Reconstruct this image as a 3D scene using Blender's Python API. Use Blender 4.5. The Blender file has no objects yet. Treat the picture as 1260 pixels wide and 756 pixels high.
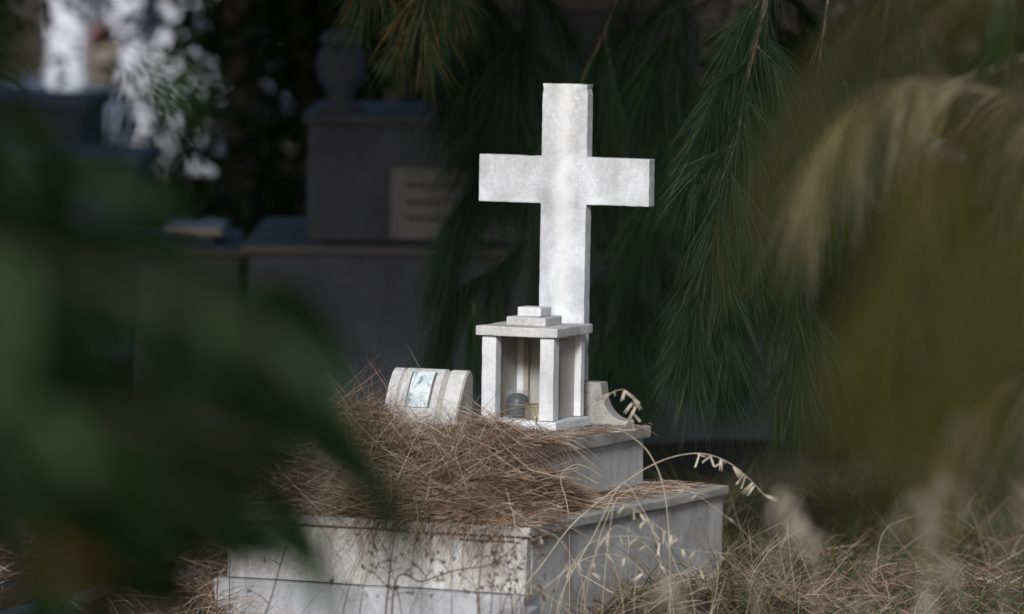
import bpy, bmesh, math, random
import numpy as np
from mathutils import Vector, Matrix

# ------------------------------------------------------------------ camera, sky, sun, exposure
scene = bpy.context.scene
FPX, PIT, ROLL, CAMH = 7832.8, 0.0588, 0.0171, 1.6983          # focal length in photo pixels, pitch, roll, eye height
FW = np.array([0, math.cos(PIT), -math.sin(PIT)])
UP0 = np.array([0, math.sin(PIT), math.cos(PIT)]); RT0 = np.array([1.0, 0, 0])
RT = (RT0 + ROLL * UP0); RT /= np.linalg.norm(RT)
UP = (UP0 - ROLL * RT0); UP /= np.linalg.norm(UP)
EYE = np.array([0, 0, CAMH])
cam = bpy.data.cameras.new('camera'); camo = bpy.data.objects.new('camera', cam); scene.collection.objects.link(camo)
cam.sensor_width = 36; cam.lens = FPX / 1260 * 36; cam.clip_end = 3000; cam.clip_start = 0.1
camo.matrix_world = Matrix(((RT[0], UP[0], -FW[0], 0), (RT[1], UP[1], -FW[1], 0), (RT[2], UP[2], -FW[2], CAMH), (0, 0, 0, 1)))
cam.dof.use_dof = True; cam.dof.focus_distance = 15.35; cam.dof.aperture_fstop = 3.3; cam.dof.aperture_blades = 0
scene.camera = camo
SUN_EL, SUN_AZ = math.radians(27), math.radians(9)            # sun behind the camera, to its left
sdir = Vector((-math.sin(SUN_AZ) * math.cos(SUN_EL), -math.cos(SUN_AZ) * math.cos(SUN_EL), math.sin(SUN_EL)))
w = bpy.data.worlds.new('World'); scene.world = w; w.use_nodes = True
sk = w.node_tree.nodes.new('ShaderNodeTexSky'); sk.sky_type = 'NISHITA'; sk.sun_disc = False
sk.sun_elevation = SUN_EL; sk.sun_rotation = math.atan2(sdir.x, sdir.y) % (2 * math.pi)
sk.air_density = 1.0; sk.dust_density = 3.0
w.node_tree.links.new(sk.outputs[0], w.node_tree.nodes['Background'].inputs[0])
w.node_tree.nodes['Background'].inputs[1].default_value = 0.055
sl = bpy.data.lights.new('sun', 'SUN'); so = bpy.data.objects.new('sun', sl); scene.collection.objects.link(so)
sl.energy = 2.65; sl.angle = math.radians(12); sl.color = (1.0, 0.998, 0.99)
so.rotation_euler = sdir.to_track_quat('Z', 'Y').to_euler(); so.location = (-4, -8, 9)
scene.view_settings.view_transform = 'Standard'; scene.view_settings.look = 'None'
scene.view_settings.exposure = 0.32; scene.view_settings.gamma = 1
scene.render.engine = 'CYCLES'
scene.cycles.use_denoising = True
scene.cycles.max_bounces = 6; scene.cycles.transparent_max_bounces = 8
scene.cycles.sample_clamp_indirect = 4

# ------------------------------------------------------------------ helpers
C = scene.collection
rng = np.random.default_rng(7); random.seed(7)
def at(x, y, Y):
    """point of the place seen at photo pixel x, y and standing Y metres from the camera"""
    d = FW * FPX + RT * (x - 630) + UP * (378 - y)
    return EYE + d * (Y / d[1])
def tag(o, label=None, cat=None, group=None, kind=None):
    if label: o['label'] = label
    if cat: o['category'] = cat
    if group: o['group'] = group
    if kind or cat: o['kind'] = kind or 'thing'
    return o
def empty(name, loc=(0, 0, 0), rz=0.0):
    o = bpy.data.objects.new(name, None); C.objects.link(o)
    o.location = tuple(loc); o.rotation_euler = (0, 0, rz); o.empty_display_size = 0.1
    return o
def link(name, me, mat=None, parent=None, loc=None, rot=None, scale=None):
    o = bpy.data.objects.new(name, me); C.objects.link(o)
    if mat is not None and len(me.materials) == 0: me.materials.append(mat)
    if parent is not None: o.parent = parent
    if loc is not None: o.location = tuple(loc)
    if rot is not None: o.rotation_euler = rot
    if scale is not None: o.scale = scale
    return o
def mesh_from(V, Fc, rnd=None, smooth=False, name='m'):
    """V (n,3); Fc list of tuples or (m,k) array; rnd per-vertex value in attribute rnd"""
    me = bpy.data.meshes.new(name)
    V = np.asarray(V, dtype=np.float32)
    if isinstance(Fc, np.ndarray):
        m, k = Fc.shape
        me.vertices.add(len(V)); me.vertices.foreach_set('co', V.ravel())
        me.loops.add(m * k); me.loops.foreach_set('vertex_index', Fc.ravel().astype(np.int32))
        me.polygons.add(m)
        me.polygons.foreach_set('loop_start', np.arange(0, m * k, k, dtype=np.int32))
        me.polygons.foreach_set('loop_total', np.full(m, k, dtype=np.int32))
        me.update(calc_edges=True)
    else:
        me.from_pydata([tuple(map(float, v)) for v in V], [], [tuple(int(i) for i in f) for f in Fc]); me.update()
    if rnd is not None:
        a = me.attributes.new('rnd', 'FLOAT', 'POINT'); a.data.foreach_set('value', np.asarray(rnd, dtype=np.float32))
    if smooth: me.polygons.foreach_set('use_smooth', np.ones(len(me.polygons), dtype=bool))
    return me
def bm_mesh(bm, name='m', smooth=False):
    me = bpy.data.meshes.new(name); bm.normal_update(); bm.to_mesh(me); bm.free()
    if smooth: me.polygons.foreach_set('use_smooth', np.ones(len(me.polygons), dtype=bool))
    return me
def box(u0, u1, v0, v1, z0, z1, bev=0.003, rough=0.0, seed=0):
    """a worn stone block: edges rounded, arrises a little uneven"""
    bm = bmesh.new(); bmesh.ops.create_cube(bm, size=1)
    for v in bm.verts:
        v.co = Vector(((u0 + u1) / 2 + v.co.x * (u1 - u0), (v0 + v1) / 2 + v.co.y * (v1 - v0), (z0 + z1) / 2 + v.co.z * (z1 - z0)))
    if rough > 0:
        L = max(u1 - u0, v1 - v0, z1 - z0); r = random.Random(seed)
        for e in list(bm.edges): pass
        bmesh.ops.subdivide_edges(bm, edges=[e for e in bm.edges if e.calc_length() > 0.12], cuts=5, use_grid_fill=True)
        for v in bm.verts: v.co += Vector((r.uniform(-1, 1), r.uniform(-1, 1), r.uniform(-1, 1))) * rough
    sharp = [e for e in bm.edges if len(e.link_faces) == 2 and e.calc_face_angle(0) > 0.6]
    if bev > 0: bmesh.ops.bevel(bm, geom=sharp, offset=bev, segments=2, affect='EDGES', profile=0.6, clamp_overlap=True)
    return bm_mesh(bm)
def lathe(prof, n=24):
    V, Fc = [], []
    for r, z in prof:
        for k in range(n): V.append((r * math.cos(2 * math.pi * k / n), r * math.sin(2 * math.pi * k / n), z))
    for i in range(len(prof) - 1):
        for k in range(n):
            a, b = i * n + k, i * n + (k + 1) % n
            Fc.append((a, b, b + n, a + n))
    Fc.append(tuple(range(n - 1, -1, -1))); Fc.append(tuple(range((len(prof) - 1) * n, len(prof) * n)))
    return mesh_from(V, Fc, smooth=True)
def prism(outline, v0, v1, bev=0.003, plane='uz', chip=0.0):
    """outline in u,z extruded along v"""
    if chip:                                            # worn arrises: the outline wavers a little and is nicked here and there
        o2 = []
        for i in range(len(outline)):
            a_, b_ = np.array(outline[i]), np.array(outline[(i + 1) % len(outline)]); d_ = b_ - a_; L_ = np.hypot(*d_); m_ = max(1, int(L_ / .012)); n_ = np.array([-d_[1], d_[0]]) / L_
            for k in range(m_): o2.append(tuple(a_ + d_ * k / m_ + (n_ * chip * (rng.uniform(-.2, .6) + (2.2 if rng.random() < .05 else 0)) if k else 0)))
        outline = o2
    bm = bmesh.new()
    mk = (lambda a, b, d: Vector((a, d, b))) if plane == 'uz' else (lambda a, b, d: Vector((d, a, b)))
    f = [bm.verts.new(mk(a, b, v0)) for a, b in outline]; g = [bm.verts.new(mk(a, b, v1)) for a, b in outline]
    bm.faces.new(f); bm.faces.new(list(reversed(g)))
    n = len(f)
    for i in range(n): bm.faces.new((f[i], g[i], g[(i + 1) % n], f[(i + 1) % n]))
    bmesh.ops.recalc_face_normals(bm, faces=bm.faces)
    sharp = [e for e in bm.edges if e.calc_face_angle(0) > 0.6]
    if bev: bmesh.ops.bevel(bm, geom=sharp, offset=bev, segments=2, affect='EDGES', profile=0.6, clamp_overlap=True)
    return bm_mesh(bm)
def catmull(pts, per=6):
    P = np.asarray(pts, float); P = np.vstack([2 * P[0] - P[1], P, 2 * P[-1] - P[-2]]); out = []
    for i in range(1, len(P) - 2):
        for t in np.linspace(0, 1, per, endpoint=False):
            a, b, c, d = P[i - 1:i + 3]
            out.append(0.5 * ((2 * b) + (c - a) * t + (2 * a - 5 * b + 4 * c - d) * t * t + (3 * b - a - 3 * c + d) * t ** 3))
    out.append(P[-2]); return np.array(out)
def tube(pts, r0, r1, n=6, V=None, Fc=None, wob=0.0):
    """tapered tube along pts; appended to V, Fc when given"""
    own = V is None
    if own: V, Fc = [], []
    P = np.asarray(pts, float); m = len(P); off = len(V)
    T = np.gradient(P, axis=0); T /= np.linalg.norm(T, axis=1)[:, None] + 1e-9
    ref = np.array([0.3, 0.2, 1.0]) if abs(T[0][2]) < 0.9 else np.array([1.0, 0.2, 0])
    for i in range(m):
        a = np.cross(T[i], ref); a /= np.linalg.norm(a) + 1e-9; b = np.cross(T[i], a)
        r = r0 + (r1 - r0) * i / (m - 1); r *= 1 + wob * rng.uniform(-1, 1)
        for k in range(n):
            th = 2 * math.pi * k / n; V.append(P[i] + r * (math.cos(th) * a + math.sin(th) * b))
    for i in range(m - 1):
        for k in range(n):
            a, b = off + i * n + k, off + i * n + (k + 1) % n
            Fc.append((a, b, b + n, a + n))
    Fc.append(tuple(off + k for k in range(n - 1, -1, -1))); Fc.append(tuple(off + (m - 1) * n + k for k in range(n)))
    if own: return mesh_from(V, Fc, smooth=True)
def unit(a): return a / (np.linalg.norm(a, axis=-1, keepdims=True) + 1e-9)
def ribbons(B, D, L, W, droop, seg=3, curl=None):
    """thin tapering blades: base, direction, length, width, sag; returns V, F, rnd"""
    n = len(B); L = np.broadcast_to(L, n).astype(float); W = np.broadcast_to(W, n).astype(float); droop = np.broadcast_to(droop, n).astype(float)
    D = unit(D); side = unit(np.cross(D, unit(rng.normal(size=(n, 3)))))
    bend = np.zeros((n, 3)); bend[:, 2] = -1
    if curl is not None: bend = bend + rng.normal(size=(n, 3)) * curl
    V = np.zeros((n, (seg + 1) * 2, 3)); 
    for s in range(seg + 1):
        t = s / seg
        p = B + D * (L * t)[:, None] + bend * (droop * L * t * t)[:, None]
        ww = (W * 0.5 * (1 - 0.85 * t ** 2))[:, None] * side
        V[:, 2 * s] = p - ww; V[:, 2 * s + 1] = p + ww
    F = np.zeros((n, seg, 4), dtype=np.int64); b = (np.arange(n) * (seg + 1) * 2)[:, None]
    for s in range(seg):
        F[:, s, 0] = b[:, 0] + 2 * s; F[:, s, 1] = b[:, 0] + 2 * s + 1; F[:, s, 2] = b[:, 0] + 2 * s + 3; F[:, s, 3] = b[:, 0] + 2 * s + 2
    r = np.repeat(rng.random(n), (seg + 1) * 2)
    return V.reshape(-1, 3), F.reshape(-1, 4), r
def leafquads(Cn, size, N=None, aspect=0.45, D=None):
    """folded pointed leaves (two quads each)"""
    n = len(Cn); size = np.broadcast_to(size, n).astype(float)
    D = unit(rng.normal(size=(n, 3)) + np.array([0, 0, -0.4])) if D is None else unit(D)
    S = unit(np.cross(D, rng.normal(size=(n, 3)))); Nn = np.cross(D, S)
    s = size[:, None]
    V = np.stack([Cn - D * s * .5, Cn + S * s * aspect * .5 + Nn * s * .08, Cn + D * s * .5 - Nn * s * .1, Cn - S * s * aspect * .5 + Nn * s * .08, Cn], axis=1)
    b = (np.arange(n) * 5)[:, None]
    F = np.concatenate([b + np.array([[0, 1, 4]]), b + np.array([[1, 2, 4]]), b + np.array([[2, 3, 4]]), b + np.array([[3, 0, 4]])], axis=0)
    return V.reshape(-1, 3), F, np.repeat(rng.random(n), 5)
def join(parts):
    Vs, Fs, Rs, o = [], [], [], 0
    for V, F, r in parts:
        Vs.append(V); Fs.append(F + o); Rs.append(r); o += len(V)
    return np.concatenate(Vs), np.concatenate(Fs), np.concatenate(Rs)

# ------------------------------------------------------------------ materials
def newmat(name):
    m = bpy.data.materials.new(name); m.use_nodes = True; nt = m.node_tree
    return m, nt, nt.nodes['Principled BSDF']
def nd(nt, t, **kw):
    n = nt.nodes.new(t)
    for k, v in kw.items():
        if k.startswith('i_'): n.inputs[k[2:].replace('_', ' ')].default_value = v
        else: setattr(n, k, v)
    return n
def noise(nt, vec, scale, detail=5, rough=0.55, dist=0.0):
    n = nd(nt, 'ShaderNodeTexNoise'); n.inputs['Scale'].default_value = scale; n.inputs['Detail'].default_value = detail
    n.inputs['Roughness'].default_value = rough; n.inputs['Distortion'].default_value = dist
    if vec is not None: nt.links.new(vec, n.inputs['Vector'])
    return n.outputs['Fac']
def ramp(nt, fac, stops):
    r = nd(nt, 'ShaderNodeValToRGB'); e = r.color_ramp.elements
    while len(e) < len(stops): e.new(0.5)
    for k, (p, c) in enumerate(stops):
        e[k].position = p; e[k].color = (c, c, c, 1) if not hasattr(c, '__len__') else (*c, 1)
    nt.links.new(fac, r.inputs[0]); return r.outputs[0]
def mix(nt, a, b, fac, mode='MIX'):
    m = nd(nt, 'ShaderNodeMix', data_type='RGBA', blend_type=mode)
    for s, v in ((m.inputs[6], a), (m.inputs[7], b), (m.inputs[0], fac)):
        if hasattr(v, 'is_linked'): nt.links.new(v, s)
        elif hasattr(v, '__len__'): s.default_value = (*v, 1)
        else: s.default_value = v
    return m.outputs[2]
def mapping(nt, vec, scale):
    m = nd(nt, 'ShaderNodeMapping'); m.inputs['Scale'].default_value = scale; nt.links.new(vec, m.inputs['Vector']); return m.outputs[0]
def bump(nt, b, h, strength, dist=0.01):
    n = nd(nt, 'ShaderNodeBump'); n.inputs['Strength'].default_value = strength; n.inputs['Distance'].default_value = dist
    nt.links.new(h, n.inputs['Height']); nt.links.new(n.outputs[0], b.inputs['Normal'])
def marble(name, base, grime, amount=0.5, streak=0.5, seed=0.0, rough=0.75, speck=0.5, mscale=1.0, dk=.72):
    m, nt, b = newmat(name)
    tc = nd(nt, 'ShaderNodeTexCoord'); mp = nd(nt, 'ShaderNodeMapping'); mp.inputs['Location'].default_value = (seed, seed * 1.7, seed * .6)
    mp.inputs['Scale'].default_value = (mscale,) * 3
    nt.links.new(tc.outputs['Object'], mp.inputs['Vector']); v = mp.outputs[0]
    big = ramp(nt, noise(nt, v, 7, 6, .65, .6), [(.36, 0.0), (.72, 1.0)])
    fine = ramp(nt, noise(nt, v, 120, 4, .7), [(.42, 0.0), (.68, 1.0)])
    st = ramp(nt, noise(nt, mapping(nt, v, (13, 13, 1.9)), 1.0, 6, .68, .8), [(.45, 0.0), (.75, 1.0)])
    col = mix(nt, base, tuple(c * dk for c in base), big)
    k1 = nd(nt, 'ShaderNodeMath', operation='MULTIPLY', i_Value=0); nt.links.new(st, k1.inputs[0]); k1.inputs[1].default_value = streak
    col = mix(nt, col, grime, k1.outputs[0])
    k2 = nd(nt, 'ShaderNodeMath', operation='MULTIPLY'); nt.links.new(big, k2.inputs[0]); nt.links.new(fine, k2.inputs[1])
    k3 = nd(nt, 'ShaderNodeMath', operation='MULTIPLY'); nt.links.new(k2.outputs[0], k3.inputs[0]); k3.inputs[1].default_value = amount
    col = mix(nt, col, grime, k3.outputs[0])
    k4 = nd(nt, 'ShaderNodeMath', operation='MULTIPLY'); nt.links.new(fine, k4.inputs[0]); k4.inputs[1].default_value = speck * .35
    col = mix(nt, col, tuple(c * .5 for c in base), k4.outputs[0])
    nt.links.new(col, b.inputs['Base Color']); b.inputs['Roughness'].default_value = rough; b.inputs['Specular IOR Level'].default_value = .25
    bump(nt, b, noise(nt, v, 160, 5, .7), .25, .004)
    return m, nt, b, v, col
def leafmat(name, stops, rough=0.6, trans=0.25, spec=.08):
    m, nt, b = newmat(name)
    a = nd(nt, 'ShaderNodeAttribute', attribute_name='rnd')
    col = ramp(nt, a.outputs['Fac'], stops)
    nt.links.new(col, b.inputs['Base Color']); b.inputs['Roughness'].default_value = rough; b.inputs['Specular IOR Level'].default_value = spec
    if trans:
        t = nd(nt, 'ShaderNodeBsdfTranslucent'); nt.links.new(col, t.inputs[0])
        mx = nd(nt, 'ShaderNodeMixShader'); mx.inputs[0].default_value = trans
        nt.links.new(b.outputs[0], mx.inputs[1]); nt.links.new(t.outputs[0], mx.inputs[2])
        nt.links.new(mx.outputs[0], nt.nodes['Material Output'].inputs[0])
    return m
def objleaf(name, c1, c2, rough=.45, trans=.25):
    """broad leaf: colour varies from leaf to leaf and along the veins"""
    m, nt, b = newmat(name)
    oi = nd(nt, 'ShaderNodeObjectInfo'); tc = nd(nt, 'ShaderNodeTexCoord')
    col = mix(nt, c1, c2, oi.outputs['Random'])
    col = mix(nt, col, tuple(c * .6 for c in c1), ramp(nt, noise(nt, tc.outputs['Object'], 30), [(.4, 0.), (.7, .6)]))
    nt.links.new(col, b.inputs['Base Color']); b.inputs['Roughness'].default_value = rough; b.inputs['Specular IOR Level'].default_value = .1
    t = nd(nt, 'ShaderNodeBsdfTranslucent'); nt.links.new(col, t.inputs[0])
    mx = nd(nt, 'ShaderNodeMixShader'); mx.inputs[0].default_value = trans
    nt.links.new(b.outputs[0], mx.inputs[1]); nt.links.new(t.outputs[0], mx.inputs[2])
    nt.links.new(mx.outputs[0], nt.nodes['Material Output'].inputs[0])
    return m
def barkmat(name, c1, c2):
    m, nt, b = newmat(name); tc = nd(nt, 'ShaderNodeTexCoord')
    f = noise(nt, mapping(nt, tc.outputs['Object'], (18, 18, 4)), 1.5, 6, .65)
    nt.links.new(ramp(nt, f, [(.3, c1), (.7, c2)]), b.inputs['Base Color']); b.inputs['Roughness'].default_value = .9
    bump(nt, b, f, .6, .02); return m

M = {}
m, nt, b, v, col = marble('cross_marble', (.74, .772, .835), (.24, .255, .275), .75, .38, 2.0, speck=.6, mscale=1.5, dk=.60)
# lichen on the top of the shaft and arms, rain-washed pale streak down the middle
sep = nd(nt, 'ShaderNodeSeparateXYZ'); tc = [n for n in nt.nodes if n.type == 'TEX_COORD'][0]; nt.links.new(tc.outputs['Object'], sep.inputs[0])
wv = noise(nt, tc.outputs['Object'], 9, 4, .6)
ad = nd(nt, 'ShaderNodeMath', operation='MULTIPLY_ADD'); nt.links.new(wv, ad.inputs[0]); ad.inputs[1].default_value = .28; nt.links.new(sep.outputs[2], ad.inputs[2])
topm = ramp(nt, ad.outputs[0], [(0.0, 0.0), (.30, 0.0), (.62, .55), (.93, 1.0)])
mr = nd(nt, 'ShaderNodeMapRange'); nt.links.new(ad.outputs[0], mr.inputs[0]); mr.inputs[1].default_value = .42; mr.inputs[2].default_value = 1.0; mr.inputs[4].default_value = 1
fine = ramp(nt, noise(nt, tc.outputs['Object'], 75, 6, .75), [(.36, 0.0), (.66, 1.0)])
k = nd(nt, 'ShaderNodeMath', operation='MULTIPLY'); nt.links.new(mr.outputs[0], k.inputs[0]); nt.links.new(fine, k.inputs[1])
k2 = nd(nt, 'ShaderNodeMath', operation='MULTIPLY'); nt.links.new(k.outputs[0], k2.inputs[0]); k2.inputs[1].default_value = .8
col2 = mix(nt, col, (.36, .36, .345), k2.outputs[0])
ax = nd(nt, 'ShaderNodeMath', operation='ABSOLUTE')
sx = nd(nt, 'ShaderNodeMath', operation='MULTIPLY_ADD'); nt.links.new(noise(nt, tc.outputs['Object'], 14, 4), sx.inputs[0]); sx.inputs[1].default_value = .05
sb = nd(nt, 'ShaderNodeMath', operation='ADD'); nt.links.new(sep.outputs[0], sb.inputs[0]); sb.inputs[1].default_value = -.025
nt.links.new(sb.outputs[0], sx.inputs[2]); nt.links.new(sx.outputs[0], ax.inputs[0])
wr = nd(nt, 'ShaderNodeMapRange'); nt.links.new(ax.outputs[0], wr.inputs[0]); wr.inputs[1].default_value = .030; wr.inputs[2].default_value = .002; wr.inputs[4].default_value = .42
col2 = mix(nt, col2, (.84, .85, .875), wr.outputs[0])
nt.links.new(col2, b.inputs['Base Color']); M['cross'] = m
M['marble'] = marble('worn_marble', (.60, .61, .63), (.19, .19, .185), .85, .3, 5.0, speck=.9)[0]
M['post'] = marble('post_marble', (.735, .755, .80), (.34, .335, .33), .45, .25, 9.0, speck=.4)[0]
M['slab'] = marble('grey_slab', (.44, .44, .44), (.15, .145, .13), .8, .5, 12.0, speck=.8)[0]
M['panel'] = marble('stained_panel', (.60, .605, .62), (.21, .205, .20), .9, .6, 17.0, speck=.6, dk=.62)[0]
M['panel_w'] = marble('white_panel', (.70, .705, .725), (.17, .155, .135), 1.0, .85, 23.0, speck=.7, dk=.6)[0]
M['plinth'] = marble('bluish_plinth', (.46, .48, .52), (.18, .18, .175), .9, .5, 29.0, speck=.4, mscale=1.2)[0]
M['tomb'] = marble('shaded_tomb_marble', (.145, .172, .245), (.055, .062, .085), .6, .4, 31.0, mscale=.5)[0]  # darker than the stone itself; the deep shade is put into the colour
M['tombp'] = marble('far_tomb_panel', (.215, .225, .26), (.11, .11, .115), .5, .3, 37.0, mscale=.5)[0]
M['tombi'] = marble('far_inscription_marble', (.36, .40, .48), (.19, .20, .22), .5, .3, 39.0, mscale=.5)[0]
M['white'] = marble('far_white_marble', (.72, .76, .86), (.5, .5, .5), .4, .2, 41.0, mscale=.3)[0]
M['inner'] = marble('brown_marble', (.36, .32, .27), (.10, .085, .07), .7, .6, 44.0)[0]  # dull brown with darker streaks, deeper in tone than the posts

m, nt, b = newmat('dusty_glass'); tc = nd(nt, 'ShaderNodeTexCoord')
f = noise(nt, tc.outputs['Object'], 14, 5)
b.inputs['Base Color'].default_value = (.44, .43, .42, 1); b.inputs['Roughness'].default_value = .35
nt.links.new(ramp(nt, f, [(.3, .62), (.75, .85)]), b.inputs['Alpha']); M['glass'] = m
m, nt, b = newmat('photo_glass'); tc = nd(nt, 'ShaderNodeTexCoord')
f = noise(nt, tc.outputs['Object'], 45, 5, .6, .8)
nt.links.new(ramp(nt, f, [(.3, (.16, .21, .23)), (.42, (.44, .53, .57)), (.6, (.66, .74, .78))]), b.inputs['Base Color']); b.inputs['Roughness'].default_value = .12; M['photo'] = m
m, nt, b = newmat('tarnished_frame'); b.inputs['Base Color'].default_value = (.17, .18, .18, 1); b.inputs['Metallic'].default_value = .6; b.inputs['Roughness'].default_value = .5; M['frame'] = m
m, nt, b = newmat('clear_votive_glass'); b.inputs['Base Color'].default_value = (.35, .37, .38, 1); b.inputs['Roughness'].default_value = .25; b.inputs['Alpha'].default_value = .16; M['cup'] = m
m, nt, b = newmat('blue_black_wax'); tc = nd(nt, 'ShaderNodeTexCoord')
nt.links.new(ramp(nt, noise(nt, tc.outputs['Object'], 40, 5), [(.4, (.006, .007, .014)), (.7, (.025, .03, .05))]), b.inputs['Base Color']); b.inputs['Roughness'].default_value = .8; M['wax'] = m
m, nt, b = newmat('brass_tin'); tc = nd(nt, 'ShaderNodeTexCoord')
nt.links.new(ramp(nt, noise(nt, tc.outputs['Object'], 35, 5), [(.35, (.17, .155, .10)), (.7, (.36, .33, .24))]), b.inputs['Base Color']); b.inputs['Roughness'].default_value = .55; b.inputs['Metallic'].default_value = .25; M['tin'] = m
M['straw'] = leafmat('dry_pine_straw', [(0, (.05, .034, .027)), (.25, (.15, .084, .055)), (.5, (.25, .165, .118)), (.75, (.36, .285, .225)), (1, (.56, .50, .43))], .7, .12, .2)
M['drygrass'] = leafmat('dry_grass', [(0, (.07, .055, .032)), (.4, (.17, .135, .085)), (.8, (.31, .26, .18)), (1, (.50, .45, .34))], .7, .2, .2)
M['grass'] = leafmat('green_grass', [(0, (.02, .04, .012)), (.5, (.045, .075, .022)), (.85, (.09, .11, .04)), (1, (.22, .19, .09))], .55, .25)
M['needle'] = leafmat('pine_needles', [(0, (.005, .014, .009)), (.5, (.015, .035, .018)), (.88, (.032, .056, .026)), (.98, (.07, .068, .032)), (1, (.17, .10, .045))], .5, .15, .2)
M['needle_d'] = leafmat('dark_pine_needles', [(0, (.006, .012, .008)), (.7, (.014, .026, .015)), (1, (.03, .045, .022))], .55, .12)
M['needle_b'] = leafmat('brown_tipped_needles', [(0, (.010, .022, .012)), (.55, (.022, .036, .014)), (.85, (.035, .032, .015)), (1, (.13, .075, .03))], .55, .15)
M['needle_y'] = leafmat('olive_pine_needles', [(0, (.03, .036, .008)), (.5, (.075, .082, .016)), (.85, (.13, .13, .03)), (1, (.22, .20, .07))], .5, .35)
M['needle_t'] = leafmat('withered_needles', [(0, (.18, .15, .08)), (.5, (.38, .33, .20)), (1, (.56, .50, .34))], .6, .35)
M['leaf_d'] = leafmat('dark_foliage', [(0, (.008, .016, .007)), (.6, (.020, .036, .013)), (.9, (.040, .062, .022)), (1, (.07, .09, .03))], .5, .2)
M['leaf_n'] = objleaf('laurel_leaf', (.010, .022, .007), (.020, .038, .012))
M['leaf_l'] = objleaf('lit_laurel_leaf', (.050, .100, .044), (.085, .145, .065))  # lighter copy of the laurel leaf; light on some leaves is in its colour
M['leaf_y'] = objleaf('yellowed_leaf', (.12, .075, .01), (.11, .068, .01))
M['bark'] = barkmat('bark', (.035, .028, .022), (.11, .09, .07))
M['twig'] = barkmat('twig_bark', (.06, .045, .035), (.16, .12, .09))
M['oat'] = barkmat('dry_oat', (.34, .29, .22), (.56, .52, .44))
M['weed'] = barkmat('dry_weed', (.045, .032, .024), (.13, .095, .07))
m, nt, b = newmat('red_petals'); b.inputs['Base Color'].default_value = (.15, .05, .05, 1); M['red'] = m
m, nt, b = newmat('earth'); tc = nd(nt, 'ShaderNodeTexCoord')
f = noise(nt, tc.outputs['Object'], 3, 8, .7); f2 = noise(nt, tc.outputs['Object'], 40, 6, .7)
c = mix(nt, ramp(nt, f, [(.3, (.022, .016, .010)), (.6, (.055, .038, .024)), (.8, (.035, .042, .016))]), (.10, .065, .04), ramp(nt, f2, [(.5, 0.), (.75, .8)]))
nt.links.new(c, b.inputs['Base Color']); b.inputs['Roughness'].default_value = .95; bump(nt, b, f2, .8, .03); M['earth'] = m

# ------------------------------------------------------------------ the ground
TH = 0.3882
GR = np.array([0.1103, 15.4, 0.0])                       # foot of the lantern's near right corner
UA = np.array([math.cos(TH), -math.sin(TH), 0]); VA = np.array([math.sin(TH), math.cos(TH), 0])
def G(u, v, z): return GR + UA * u + VA * v + np.array([0, 0, z])
def guv(X, Y):
    dx, dy = X - GR[0], Y - GR[1]
    return dx * UA[0] + dy * UA[1], dx * VA[0] + dy * VA[1]
def vnoise(X, Y, s, seed):
    r = np.random.default_rng(seed); T = r.random((64, 64))
    x, y = X / s, Y / s; i, j = np.floor(x).astype(int), np.floor(y).astype(int); fx, fy = x - i, y - j
    fx = fx * fx * (3 - 2 * fx); fy = fy * fy * (3 - 2 * fy)
    g = lambda a, b_: T[a % 64, b_ % 64]
    return (g(i, j) * (1 - fx) + g(i + 1, j) * fx) * (1 - fy) + (g(i, j + 1) * (1 - fx) + g(i + 1, j + 1) * fx) * fy - .5
def ground_z(X, Y):
    X = np.asarray(X, float); Y = np.asarray(Y, float)
    u, v = guv(X, Y)
    z = .06 * vnoise(X, Y, .7, 3) + .03 * vnoise(X, Y, .23, 4) + .10 * vnoise(X, Y, 3.1, 5)
    z = z + .07 * np.exp(-((u - .55) / .45) ** 2 - ((v - .0) / .8) ** 2) + .06 / (1 + np.exp(-(v + .2) * 5)) * np.exp(-(u / 3) ** 2)
    z = z + .13 * np.exp(-((u - .47) / .16) ** 2 - ((v + .55) / .45) ** 2)
    z = z + .17 * np.exp(-((u + .62) / .22) ** 2 - ((v + .95) / .35) ** 2)
    return z * np.exp(-np.maximum(0, Y - 60) / 60)
gx = np.unique(np.concatenate([np.linspace(-900, -14, 24), np.linspace(-14, -3, 40), np.linspace(-3, 3, 121), np.linspace(3, 14, 40), np.linspace(14, 900, 24)]))
gy = np.unique(np.concatenate([np.linspace(-60, 10, 40), np.linspace(10, 20, 201), np.linspace(20, 60, 80), np.linspace(60, 1800, 40)]))
XX, YY = np.meshgrid(gx, gy); ZZ = ground_z(XX, YY)
ny, nx = XX.shape; ii = (np.arange(ny - 1)[:, None] * nx + np.arange(nx - 1)[None]).ravel()
ground = link('ground', mesh_from(np.stack([XX, YY, ZZ], -1).reshape(-1, 3), np.stack([ii, ii + 1, ii + nx + 1, ii + nx], -1), smooth=True), M['earth'])
tag(ground, 'dark earth littered with pine needles round the graves', 'ground', kind='structure')

# ------------------------------------------------------------------ the grave (stepped marble tomb)
tomb = empty('stepped_tomb', GR, -TH)
tag(tomb, 'two-stepped weathered marble grave heaped with brown pine needles, under the cross', 'grave')
TU0, TU1, TV0, TV1, ZT = -.4775, .298, -.89, .42, .344          # lower step, outside of its cap
ZS = .4898                                                    # top of the upper slab
SU0, SU1, SV0, SV1 = -.333, .121, -.545, .336
i_ = .012
def part(name, me, mat, parent, **kw): return link(name, me, mat, parent, **kw)
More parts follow.
